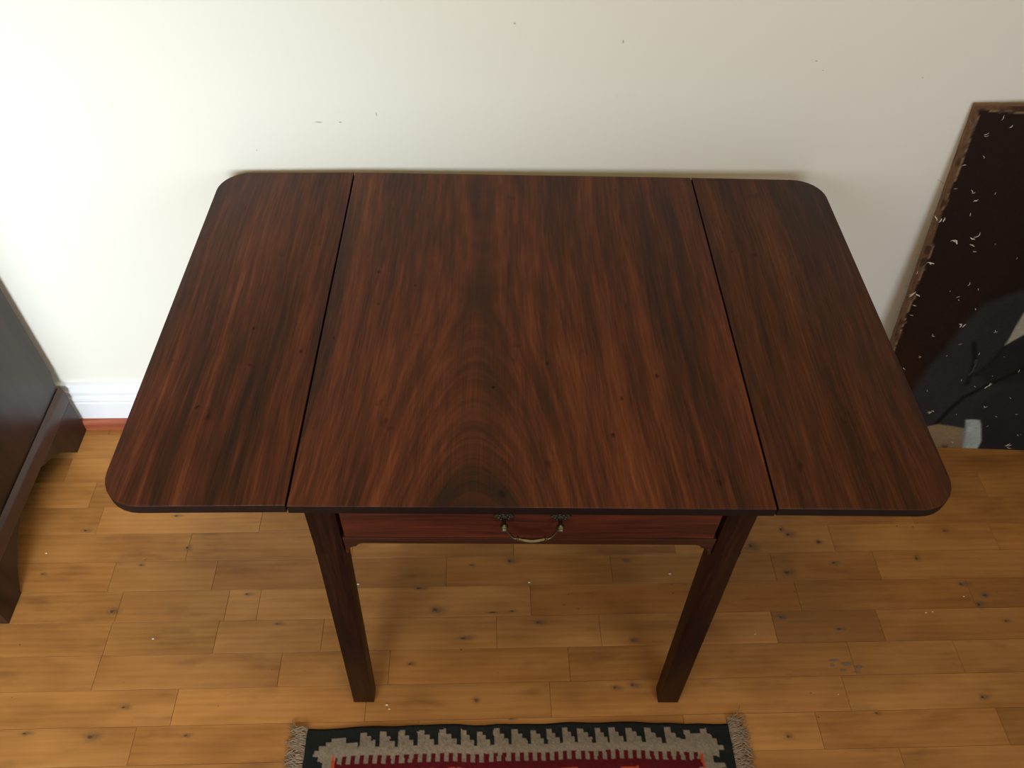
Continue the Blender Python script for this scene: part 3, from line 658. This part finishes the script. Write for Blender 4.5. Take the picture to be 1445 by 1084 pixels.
# pattern units u: 0.655 mm squares counted from the left end and the near-wall edge
S = .000655; NXr, NYr = 400, 300
uu, vv = np.meshgrid(np.linspace(0, 1, NXr), np.linspace(0, 1, NYr))
U = uu*(RX1-RX0)/S; V = vv*(RYT-RYB)/S
U = U+(vnoise(U, V, .05, 31)-.5)*3; Vw = V+(vnoise(U, V, .04, 32)-.5)*3
n1 = vnoise(U, V, .03, 33); n2 = vnoise(U, V, .25, 34); n3 = vnoise(U, V, .6, 35)
col = np.zeros(U.shape+(3,)); over(C3(34, 35, 32), np.ones(U.shape))
Wd = (RX1-RX0)/S
def rect(u0, u1, v0, v1): return ((U > u0) & (U < u1) & (Vw > v0) & (Vw < v1))
def mset(mask, c): col[mask] = c
TA = C3(142, 126, 106); RED = C3(96, 22, 28); OR = C3(196, 78, 34)
field = rect(92, Wd-92, 80, (RYT-RYB)/S-80)
body = rect(72, Wd-72, 58, (RYT-RYB)/S-58)
col[body] = TA
tw = [155, 210, 262, 315, 375, 437, 482, 530, 580, 634, 680, 724, 768, 818, 860, 906, 960, 1018, 1074, 1122]
for i, t0 in enumerate(tw):
    w2 = (tw[i+1] if i+1 < len(tw) else t0+50)-t0
    for mir in (0, 1):
        Vm = Vw if not mir else (RYT-RYB)/S-Vw
        for a, b_, v0 in ((0, .34, 16 if i % 3 else 20), (.30, .56, 30), (.50, .80, 42)):
            m_ = (U > t0+a*w2) & (U < t0+b_*w2) & (Vm > v0) & (Vm < 62); col[m_] = TA
for mir in (0, 1):       # stepped ends of the band
    Um = U if not mir else Wd-U
    for u0, u1, v0, v1 in ((30, 48, 62, 76), (44, 66, 50, 92), (60, 78, 40, 108), (76, 116, 30, 80), (110, 150, 46, 72)):
        m_ = (Um > u0) & (Um < u1) & (Vw > v0) & (Vw < v1); col[m_] = TA
    for j in range(1, 16):
        v0 = 40+j*56
        for du, h_ in ((30, 14), (44, 34), (58, 50)):
            m_ = (Um > du) & (Um < 76) & (abs(Vw-v0-20) < h_/2) & (V > 110); col[m_] = TA
col[field] = RED
teeth = field & ((Vw < 102) | (Vw > (RYT-RYB)/S-102)) & ((U % 24.5) < 12); col[teeth] = TA
teeth = field & ((U < 108) | (U > Wd-108)) & (Vw > 120) & ((Vw % 24.5) < 12); col[teeth] = TA
col[rect(84, 91, 78, 400)] = OR; col[rect(Wd-97, Wd-90, 84, 400)] = OR
for u0, u1, v0 in ((262, 272, 119), (302, 322, 117), (330, 342, 118), (352, 372, 120), (405, 420, 119), (428, 440, 118), (560, 600, 124), (700, 760, 123), (880, 930, 124)):
    mset(rect(u0, u1, v0, v0+16), OR)
for i in range(6):
    for j in range(3):
        cu, cv = 200+i*155, 230+j*230; d_ = np.abs(U-cu)+np.abs(Vw-cv)
        st = np.floor(d_/14)*14; col[st < 70] = OR; col[st < 56] = C3(40, 40, 60); col[st < 28] = TA
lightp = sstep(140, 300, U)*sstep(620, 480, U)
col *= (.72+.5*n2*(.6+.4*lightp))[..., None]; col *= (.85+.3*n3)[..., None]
ribs = .92+.08*np.sin(V*2.1); col *= ribs[..., None]
edge_n = (vnoise(U, U, .012, 40)-.5)*.006
Yg = RYT-vv*(RYT-RYB)+(1-vv)*(edge_n)+(1-vv)*(-.0072*0+ .004*np.sin(uu*math.pi)-.006*uu)
Xg = RX0+uu*(RX1-RX0)+(vnoise(V, V, .02, 41)-.5)*.006*(abs(uu-.5)*2)
ed = np.minimum(np.minimum(uu*(RX1-RX0), (1-uu)*(RX1-RX0)), np.minimum(vv, 1-vv)*(RYT-RYB))
Zg = .0045*sstep(0, .004, ed)+.0008+.0012*vnoise(U, V, .015, 42)+.0003*n3
verts = np.stack([Xg+rox, Yg+roy, Zg], -1).reshape(-1, 3); idx = np.arange(NXr*NYr).reshape(NYr, NXr)
faces = np.stack([idx[:-1, :-1], idx[1:, :-1], idx[1:, 1:], idx[:-1, 1:]], -1).reshape(-1, 4)
# underside skirt
me = bpy.data.meshes.new('rug_weave'); me.from_pydata(verts.tolist(), [], faces.tolist()); me.materials.append(M['wool'])
colour_attr(me, np.concatenate([np.clip(col, 0, 1), np.ones(col.shape[:2]+(1,))], -1)); me.polygons.foreach_set('use_smooth', [True]*len(me.polygons))
link(bpy.data.objects.new('rug_weave', me), rug)
r4 = random.Random(9)
for side in (-1, 1):
    b = bmesh.new(); x0 = RX0 if side < 0 else RX1
    y = RYT-.002
    while y > RYB+.004:
        for j in range(8):
            L = r4.uniform(.020, .042); yy = y+r4.uniform(-.003, .003); d = r4.uniform(-.8, .9); ph = r4.uniform(0, 6); pts = []
            for i in range(7):
                t = i/6; pts.append((x0+rox+side*(L*t*math.cos(d*t*.8)-.003), yy+roy+L*.75*math.sin(d*t)*t+.0018*math.sin(ph+t*9), .0035+.006*math.sin(t*3.1)*r4.uniform(.6, 1.1)+.001*(1-t)))
            tube(b, pts, [.0009, .0009, .0009, .0008, .0008, .0007, .0005], 4)
        # knotted root
        bmesh.ops.create_icosphere(b, subdivisions=1, radius=.0023, matrix=Matrix.Translation((x0+rox+side*.0015, y+roy, .0035)))
        y -= .0062
    o = obj('fringe', b, M['fringe'], rug, 180); o['kind'] = 'stuff'
